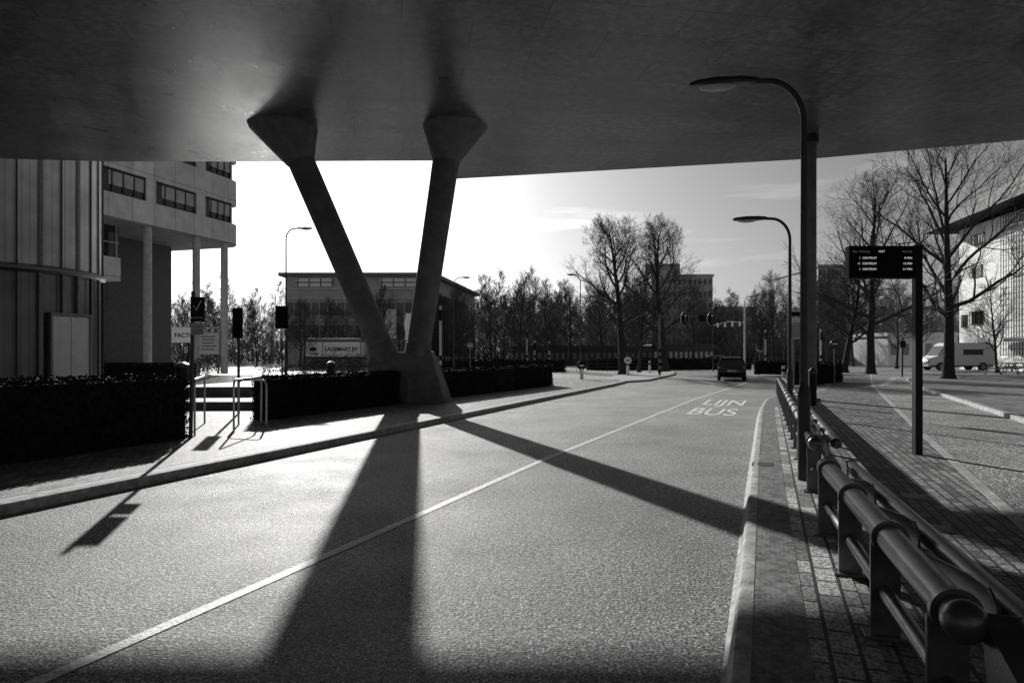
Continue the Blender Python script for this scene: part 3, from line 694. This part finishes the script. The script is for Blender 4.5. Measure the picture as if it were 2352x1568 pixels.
# ---------------------------------------------------------------- pipe railing
def railing(P0,P1,label,step,back=.35):
    P0=Vector((*P0,0));P1=Vector((*P1,0)); L=(P1-P0).length; u=(P1-P0)/L; w=Vector((u.y,-u.x,0)); z=.72-.15
    T=thing('pipe_railing',(P0.x,P0.y,.15),label,'railing')
    up=Vector((0,0,1))
    def pt(s,o,h): return u*s+w*o+up*h
    mb=MB(); mb.tube([pt(0,0,z),pt(L,0,z)],.07,28); part(T,'rail',mb,m_pipe,True)
    mb=MB(); mb.tube([pt(back,.24,z-.03),pt(L+.3,.24,z-.03)],.055,24); part(T,'rail',mb,m_pipe,True)
    mb=MB(); mb.tube([pt(.1,.0,z-.32),pt(L-.1,.0,z-.32)],.04,16); part(T,'lower_rail',mb,m_pipe,True)
    for (q,r) in ((pt(0,0,z),.08),(pt(L,0,z),.08),(pt(back,.24,z-.03),.062),(pt(L+.3,.24,z-.03),.062)):
        mb=MB(); mb.sph(q,r,24,16); part(T,'end_cap',mb,m_pipe,True)
    s=.10; ang=math.atan2(u.y,u.x)
    while s<L:
        mb=MB()
        mb.rings([mb.circ(pt(s-.018,0,z),u,.072,28),mb.circ(pt(s-.018,0,z),u,.092,28),mb.circ(pt(s+.018,0,z),u,.092,28),mb.circ(pt(s+.018,0,z),u,.072,28)],False)
        part(T,'collar',mb,m_pipe,True)
        e=min(s+step,L+.2)
        mb=MB(); a=[(s,-.16),(s,z*0+.03),(s+.10,.075),(s+.32,.06),(e-.02,-.05),(e-.02,-.16)]
        mb.rings([[pt(x_,.135,z+h_) for x_,h_ in a],[pt(x_,.148,z+h_) for x_,h_ in a]]); part(T,'stiffener_plate',mb,m_pipe,bevel=.003)
        mb=MB(); c=pt(s+.1,.0,(z-.05)/2); mb.box((c.x,c.y,c.z),(.03,.15,z-.05),ang)
        part(T,'post',mb,m_pipe,bevel=.004)
        mb=MB(); c=pt(s+.1,.0,.01); mb.box((c.x,c.y,c.z),(.14,.22,.02),ang); part(T,'base_plate',mb,m_pipe,bevel=.004)
        s+=step
    return T,pt,z
T,pt,z=railing((1.657,2.5),(2.72,5.9),'heavy painted steel double pipe railing with domed ends and collars',1.1,-2.2)
mb=MB(); a=[pt(.02,.06,z+.03),pt(-.05,.16,z+.05),pt(-1.4,.17,z-.10),pt(-1.4,.12,z-.5),pt(-.05,.06,z-.2)]; t_=pt(0,.006,.006)
mb.rings([[p-t_ for p in a],[p+t_ for p in a]]); part(T,'end_plate',mb,m_pipe,bevel=.003)
railing((3.31,7.45),(10.3,26.4),'long painted steel double pipe railing along the pavement',1.25)
# ---------------------------------------------------------------- bus stop sign
T=thing('bus_stop_sign',(*at(1822,19.2),.15),'bus stop flag and timetable board on a slim pole','sign')
mb=MB(); mb.cyl((0,0,0),(0,0,2.75),.035,n=12); part(T,'pole',mb,m_galv,True)
mb=MB(); mb.box((.05,-.05,2.6),(.34,.03,.34)); part(T,'flag_panel',mb,m_white,bevel=.01)
mb=MB(); mb.box((.05,-.07,2.66),(.24,.006,.12)); mb.cyl((-.02,-.072,2.58),(-.02,-.066,2.58),.022,n=10); mb.cyl((.12,-.072,2.58),(.12,-.066,2.58),.022,n=10); part(T,'bus_pictogram',mb,m_black)
mb=MB(); mb.box((.05,-.05,2.18),(.32,.03,.44)); part(T,'timetable',mb,m_lframe,bevel=.01)
mb=MB()
for k in range(7): mb.box((.05,-.068,2.34-.05*k),(.24,.004,.012))
part(T,'timetable_lines',mb,m_black)
# ---------------------------------------------------------------- round signs, posts
def rsign(px,Y,h,r,mat,label,z=.12,base=None):
    T=thing('traffic_sign',(*at(px,Y),z),label,'traffic sign'); mb=MB(); mb.cyl((0,0,0),(0,0,h),.04,n=10); part(T,'post',mb,m_galv,True)
    mb=MB(); mb.cyl((0,-.05,h-r),(0,-.08,h-r),r,n=28); part(T,'sign_disc',mb,mat,True)
    mb=MB(); mb.box((0,-.09,h-r),(r*1.1,.01,r*.3),0); part(T,'sign_symbol',mb,m_white if mat!=m_white else m_black)
    if base: 
        mb=MB(); mb.cyl((0,0,0),(0,0,base),.12,.1,14); part(T,'base_bollard',mb,m_white,True)
    return T
rsign(1336,42,1.25,.28,m_black,'round dark traffic sign on a short pale post',.0,.8)
rsign(1442,50,1.35,.26,m_white,'round pale traffic sign beside the island tree',.12,.7)
rsign(1916,36,2.3,.24,m_frame,'round traffic sign on a slim post by the pavement',.15)
rsign(1745,62,2.0,.22,m_frame,'small round traffic sign by the junction')
rsign(1080,60,2.6,.3,m_galv,'round sign on a grey post')
for px,Y in ((1492,56),(1800,34)):
    T=thing('bollard',(*at(px,Y),.0),'white reflector bollard with dark band','bollard',group='white bollards'); mb=MB(); mb.cyl((0,0,0),(0,0,1.1),.1,.09,14); part(T,'body',mb,m_white,True)
    mb=MB(); mb.cyl((0,0,.8),(0,0,.95),.105,.105,14); part(T,'band',mb,m_black,True)
# ---------------------------------------------------------------- traffic signals
def signal(T,x,z,s=1):
    def ov(a,b,y): return [(x+a*s*math.cos(6.2832*k/24),y,z+b*s*math.sin(6.2832*k/24)) for k in range(24)]
    mb=MB(); mb.rings([ov(.32,.52,-.1),ov(.32,.52,-.06)]); part(T,'backboard',mb,m_lframe)
    mb=MB(); mb.rings([ov(.285,.485,-.13),ov(.285,.485,-.11)]); part(T,'signal_face',mb,m_sigbox)
    mb=MB(); mb.box((x,-.22,z),(.26*s,.18,.72*s)); part(T,'signal_housing',mb,m_sigbox,bevel=.03)
    for k,c in enumerate((.23,0,-.23)): 
        mb=MB(); mb.cyl((x,-.34,z+c*s),(x,-.31,z+c*s),.085*s,n=14); part(T,'signal_lens',mb,m_white if k==0 else m_glass)
YS=50
bx=(1515-1176)/F*YS
T=thing('traffic_light_gantry',(bx,YS,0),'traffic light mast with long arm carrying two signals over the road','traffic light')
mb=MB(); mb.cyl((0,0,0),(0,0,4.6),.09,.07,14); mb.tube([(0,0,4.4),(2.0,0,4.45),(4.0,0,4.42)],.04,8); part(T,'mast',mb,m_galv,True)
for k in range(4):
    mb=MB(); mb.cyl((0,0,.3+.5*k),(0,0,.55+.5*k),.13,n=14); part(T,'striped_sleeve',mb,m_black,True)
signal(T,(1572-1515)/F*YS,4.25,.95); signal(T,(1633-1515)/F*YS,4.25,.95)
mb=MB(); mb.box(((1611-1515)/F*YS,-.1,4.3),(.5,.05,.5)); part(T,'square_panel',mb,m_black,bevel=.01)
T=thing('traffic_light_mast',(*at(1710,70),0),'traffic light mast with arm bearing small signal heads','traffic light')
mb=MB(); mb.cyl((0,0,0),(0,0,6.5),.1,.07,12); mb.tube([(0,0,4.9),(-1.6,0,5.0),(-3.1,0,4.6)],.04,8); part(T,'mast',mb,m_white,True)
for k in range(4):
    mb=MB(); mb.box((-.5-.75*k,-.1,4.7-.03*k),(.16,.16,.42)); part(T,'signal_housing',mb,m_white,bevel=.03)
for px,Y,h in ((1210,80,4.6),(1262,84,3.2),(1012,50,5.2),(1228,78,3.2),(1758,80,4.5),(1885,70,4.2)):
    T=thing('signal_post',(*at(px,Y),0),'pale post with dark signal box at the junction','post',group='junction posts'); mb=MB(); mb.cyl((0,0,0),(0,0,h),.09,n=10); part(T,'post',mb,m_lframe,True)
    for k in range(2):
        mb=MB(); mb.cyl((0,0,.5+.7*k),(0,0,.85+.7*k),.12,n=10); part(T,'band',mb,m_black,True)
    mb=MB(); mb.box((0,-.15,h-.7),(.3,.22,.8)); part(T,'signal_box',mb,m_sigbox,bevel=.03)
T=thing('guard_fence',(*at(1300,66),0),'low steel guard fence along the far roadside','fence')
mb=MB()
for k in range(24): mb.cyl((-14+k*1.0,0,0),(-14+k*1.0,0,1.1),.025,n=6)
for z in (.4,.75,1.1): mb.cyl((-14,0,z),(9,0,z),.025,n=6)
part(T,'rails',mb,m_metal)
T=thing('banner_flag',(*at(897,72),0),'tall white banner flag on a pole','banner')
mb=MB(); mb.cyl((.65,0,0),(.65,0,6.6),.05,n=8); part(T,'pole',mb,m_galv,True)
mb=MB(); rs=[]
for k in range(9):
    zz=3.3+3.1*k/8; rs.append([(-.5+.1*math.sin(k),.1*math.sin(k*.9),zz),(.6,0,zz),(.6,.02,zz),(-.5+.1*math.sin(k),.02+.1*math.sin(k*.9),zz)])
mb.rings(rs); part(T,'flag_cloth',mb,m_white,True)
copy_thing(T,(*at(940,74),0),.4,.95)
T=thing('container_trailer',(*at(772,78),0),'white sided container trailer with company lettering and rounded cover','trailer')
mb=MB(); mb.prism([(-3.2,-1.2),(3.1,-1.2),(3.1,1.2),(-3.2,1.2)],1.35,3.0); part(T,'container',mb,m_white,bevel=.04)
mb=MB(); rs=[]
for x_ in (-3.15,-3.0,2.9,3.05):
    k=.6 if abs(x_)>3.02 else 1
    rs.append([(x_,1.15*math.cos(math.pi*j/10)*k,3.0+.5*k*math.sin(math.pi*j/10)) for j in range(11)])
mb.rings(rs); part(T,'container_cover',mb,m_galv,True)
mb=MB(); mb.box((0,0,1.2),(6.4,2.3,.25)); part(T,'chassis',mb,m_black)
for xx in (-2.3,-1.2,2.3):
    mb=MB(); mb.cyl((xx,-1.2,.5),(xx,1.2,.5),.5,n=18); part(T,'wheel',mb,m_tyre,True)
text(T,'company_lettering','LAGEMAAT BV',.6,m_black,Matrix.Translation((.9,-1.215,2.2))@STAND,sx=.95,bold=.02)
mb=MB(); mb.sph((-2.3,-1.215,2.2),.4,12,6,(1.1,.02,.6)); mb.box((-2.2,-1.22,1.7),(1.1,.01,.12)); part(T,'company_emblem',mb,m_black)
for xx in (-3.15,-1.2,3.05): 
    mb=MB(); mb.box((xx,-1.225,2.2),(.09,.03,1.6)); part(T,'container_rib',mb,m_galv)
T=thing('advertising_banner',(*at(432,62),0),'white advertising banner with dark lettering on posts','banner')
mb=MB(); mb.box((0,0,3.4),(3.0,.06,1.4)); part(T,'banner_sheet',mb,m_white)
text(T,'banner_lettering','FACTORY',.55,m_black,Matrix.Translation((0,-.035,3.35))@STAND,bold=.015)
mb=MB(); mb.cyl((-1.4,.06,0),(-1.4,.06,4.1),.05,n=8); mb.cyl((1.4,.06,0),(1.4,.06,4.1),.05,n=8); part(T,'post',mb,m_galv,True)
T=thing('advertising_banner',(*at(480,60),0),'pale notice board with rows of text beside the path','notice board')
mb=MB(); mb.box((0,0,2.6),(1.8,.06,1.9)); part(T,'board',mb,m_lframe)
mb=MB()
for k in range(5): mb.box((-.1+.1*(k%2),-.035,3.2-.28*k),(1.3-.15*(k%3),.01,.07))
part(T,'board_text_lines',mb,m_black)
mb=MB(); mb.cyl((-.8,.06,0),(-.8,.06,3.5),.05,n=8); mb.cyl((.8,.06,0),(.8,.06,3.5),.05,n=8); part(T,'post',mb,m_galv,True)
# ---------------------------------------------------------------- vehicles
def wheels(T,L,W,r,xs):
    for x in xs:
        for s in (-1,1):
            mb=MB(); mb.cyl((s*(W/2-.2),x,r),(s*(W/2-.01),x,r),r,n=22); wl=part(T,'wheel',mb,m_tyre,True)
            mb=MB(); mb.cyl((s*(W/2-.02),x,r),(s*(W/2+.005),x,r),r*.62,n=16); part(wl,'rim',mb,m_galv,True)
def car(loc,rz,paint,label,plate):
    T=thing('car',loc,label,'car',rz); L=4.0;W=1.74
    def sec(y,w,zb,z1,w2=None): 
        w2=w2 or w*.93
        return [(-w*.86,y,zb),(w*.86,y,zb),(w*.97,y,zb+.12),(w,y,z1*.66),(w*.98,y,z1*.86),(w2*.96,y,z1),(-w2*.96,y,z1),(-w*.98,y,z1*.86),(-w,y,z1*.66),(-w*.97,y,zb+.12)]
    mb=MB(); mb.rings([sec(-2.0,.74,.34,.72),sec(-1.95,.82,.27,.88),sec(-1.85,.86,.24,.96),sec(-1.5,.87,.2,.98),sec(0,.87,.2,.95),sec(1.0,.87,.2,.92),sec(1.7,.83,.22,.78),sec(2.0,.7,.3,.6)]); part(T,'body',mb,paint,True)
    mb=MB(); mb.rings([[(-.78,-1.88,.94),(.78,-1.88,.94),(.82,1.05,.9),(-.82,1.05,.9)],[(-.71,-1.78,1.2),(.71,-1.78,1.2),(.74,.62,1.2),(-.74,.62,1.2)],[(-.60,-1.6,1.42),(.60,-1.6,1.42),(.61,.2,1.44),(-.61,.2,1.44)]]); part(T,'cabin_glass',mb,m_glass,True)
    mb=MB(); mb.rings([[(-.64,-1.7,1.40),(.64,-1.7,1.40),(.64,.25,1.42),(-.64,.25,1.42)],[(-.55,-1.58,1.475),(.55,-1.58,1.475),(.53,.08,1.49),(-.53,.08,1.49)]])
    for s in (-1,1):
        mb.tube([(s*.80,-1.9,.94),(s*.72,-1.8,1.2),(s*.62,-1.62,1.42)],.05,6); mb.tube([(s*.83,1.0,.9),(s*.64,.2,1.43)],.035,6); mb.tube([(s*.84,-.4,.93),(s*.65,-.45,1.43)],.035,6)
    part(T,'roof',mb,paint,True,bevel=.02)
    for s in (-1,1):
        mb=MB(); mb.box((s*.7,-1.93,.84),(.2,.1,.24)); part(T,'tail_light',mb,m_red,bevel=.03)
        mb=MB(); mb.box((s*.95,.62,1.0),(.16,.1,.12)); part(T,'wing_mirror',mb,paint,bevel=.03)
        mb=MB(); mb.box((s*.6,1.9,.62),(.3,.12,.14)); part(T,'headlight',mb,m_white,bevel=.03)
    mb=MB(); mb.box((0,-2.0,.42),(1.5,.08,.22)); part(T,'bumper',mb,m_black,bevel=.04)
    mb=MB(); mb.box((0,-2.01,.64),(.52,.02,.12)); part(T,'number_plate',mb,m_white)
    if plate: text(T,'number_plate_lettering',plate,.11,m_black,Matrix.Translation((0,-2.024,.64))@STAND)
    wheels(T,L,W,.31,(-1.3,1.3)); return T
car((*G(1680,872),.0),-.30,m_carblack,'black hatchback driving away along the lane','11-XSP-4')
car((*at(1632,92),.0),1.4,m_carsilver,'silver car crossing the junction',None)
T=thing('delivery_van',(*at(2193,60),.235),'white delivery van with dark side window parked by the trees','van',math.pi/2)
def vs(y,w,z0,z1): return [(-w,y,z0),(w,y,z0),(w,y,z1*.8),(w*.88,y,z1),(-w*.88,y,z1),(-w,y,z1*.8)]
mb=MB(); mb.rings([vs(-2.8,.95,.4,2.2),vs(-2.7,1.0,.35,2.4),vs(.9,1.0,.35,2.42),vs(1.3,1.0,.35,2.2),vs(1.95,.98,.35,1.3),vs(2.7,.9,.35,1.05),vs(2.85,.8,.4,.8)]); part(T,'body',mb,m_white,True)
for s in (-1,1):
    mb=MB(); mb.box((s*1.0,-.95,1.6),(.03,1.7,.48)); part(T,'side_window',mb,m_glass,bevel=.01)
    mb=MB(); mb.rings([[(s*1.005,.75,1.4),(s*1.005,1.7,1.4),(s*1.005,1.25,1.95),(s*1.005,.75,1.95)],[(s*.96,.75,1.4),(s*.96,1.7,1.4),(s*.96,1.25,1.95),(s*.96,.75,1.95)]]); part(T,'door_window',mb,m_glass)
    mb=MB(); mb.box((s*.75,2.82,.8),(.3,.12,.25)); part(T,'headlight',mb,m_galv,bevel=.03)
mb=MB(); mb.add([(-.85,1.98,1.36),(.85,1.98,1.36),(.8,1.40,2.14),(-.8,1.40,2.14)],[(0,1,2,3)]); part(T,'windscreen',mb,m_glass)
mb=MB(); mb.box((0,.0,.38),(2.02,5.4,.12)); part(T,'sill_trim',mb,m_black)
wheels(T,5.6,2.04,.36,(-1.8,1.85))
def bench(px,Y,rz):
    T=thing('picnic_table',(*at(px,Y),.235),'dark wooden picnic table with attached benches','picnic table',rz,group='picnic tables'); 
    mb=MB(); mb.box((0,0,.74),(1.8,.7,.05)); part(T,'table_top',mb,m_frame)
    for s in (-1,1):
        mb=MB(); mb.box((0,s*.65,.44),(1.8,.26,.05)); part(T,'seat',mb,m_frame)
        mb=MB(); mb.tube([(s*.7,-.65,0),(s*.7,-.25,.72)],.04,6); mb.tube([(s*.7,.65,0),(s*.7,.25,.72)],.04,6); mb.box((s*.7,0,.42),(.06,1.4,.08)); part(T,'leg_frame',mb,m_frame)
bench(2300,48,.2); bench(2345,50,.1); bench(2325,56,.2)
T=thing('notice_post',(*at(2072,44),.2),'slim wooden notice post on the lawn','sign'); mb=MB(); mb.box((0,0,1.2),(.1,.1,2.4)); part(T,'post',mb,m_frame); mb=MB(); mb.box((0,-.08,2.1),(.35,.04,.45)); part(T,'board',mb,m_black)
# ---------------------------------------------------------------- light & sky
el=math.radians(21.3); az=math.atan2(-.31,1.0)
S=Vector((math.sin(az)*math.cos(el),math.cos(az)*math.cos(el),math.sin(el)))
sl=bpy.data.lights.new('sun','SUN'); sl.energy=5; sl.angle=math.radians(.5); sl.color=(1,.99,.98)
so=bpy.data.objects.new('sun',sl); so.rotation_euler=S.to_track_quat('Z','Y').to_euler(); scene.collection.objects.link(so)
W=bpy.data.worlds.new('World'); scene.world=W; W.use_nodes=True; nt=W.node_tree; bg=nt.nodes['Background']
sk=nt.nodes.new('ShaderNodeTexSky'); sk.sky_type='NISHITA'; sk.sun_disc=False; sk.sun_elevation=el; sk.sun_rotation=az; sk.dust_density=2.0; sk.air_density=1
bw=nt.nodes.new('ShaderNodeRGBToBW'); nt.links.new(sk.outputs[0],bw.inputs[0])
tc=nt.nodes.new('ShaderNodeTexCoord'); mp=nt.nodes.new('ShaderNodeMapping'); mp.inputs['Scale'].default_value=(1.6,1.6,14); mp.inputs['Rotation'].default_value=(.05,-.12,0)
nt.links.new(tc.outputs['Generated'],mp.inputs['Vector'])
ns=nt.nodes.new('ShaderNodeTexNoise'); ns.inputs['Scale'].default_value=2.2; ns.inputs['Detail'].default_value=7; ns.inputs['Roughness'].default_value=.55; nt.links.new(mp.outputs[0],ns.inputs['Vector'])
rp=nt.nodes.new('ShaderNodeMapRange'); rp.inputs[1].default_value=.56; rp.inputs[2].default_value=.75; rp.inputs[3].default_value=1.0; rp.inputs[4].default_value=1.5; nt.links.new(ns.outputs['Fac'],rp.inputs[0])
ml=nt.nodes.new('ShaderNodeMath'); ml.operation='MULTIPLY'; nt.links.new(bw.outputs[0],ml.inputs[0]); nt.links.new(rp.outputs[0],ml.inputs[1])
nt.links.new(ml.outputs[0],bg.inputs['Color']); bg.inputs['Strength'].default_value=.058
# ---------------------------------------------------------------- camera
cd=bpy.data.cameras.new('camera'); cd.lens=24; cd.sensor_width=36; cd.shift_y=28/2352; cd.clip_end=6000; cd.clip_start=.05
co=bpy.data.objects.new('camera',cd); co.location=(0,0,EYE); co.rotation_euler=(math.pi/2,0,0); scene.collection.objects.link(co); scene.camera=co
scene.view_settings.view_transform='Standard'; scene.view_settings.look='None'; scene.view_settings.exposure=0
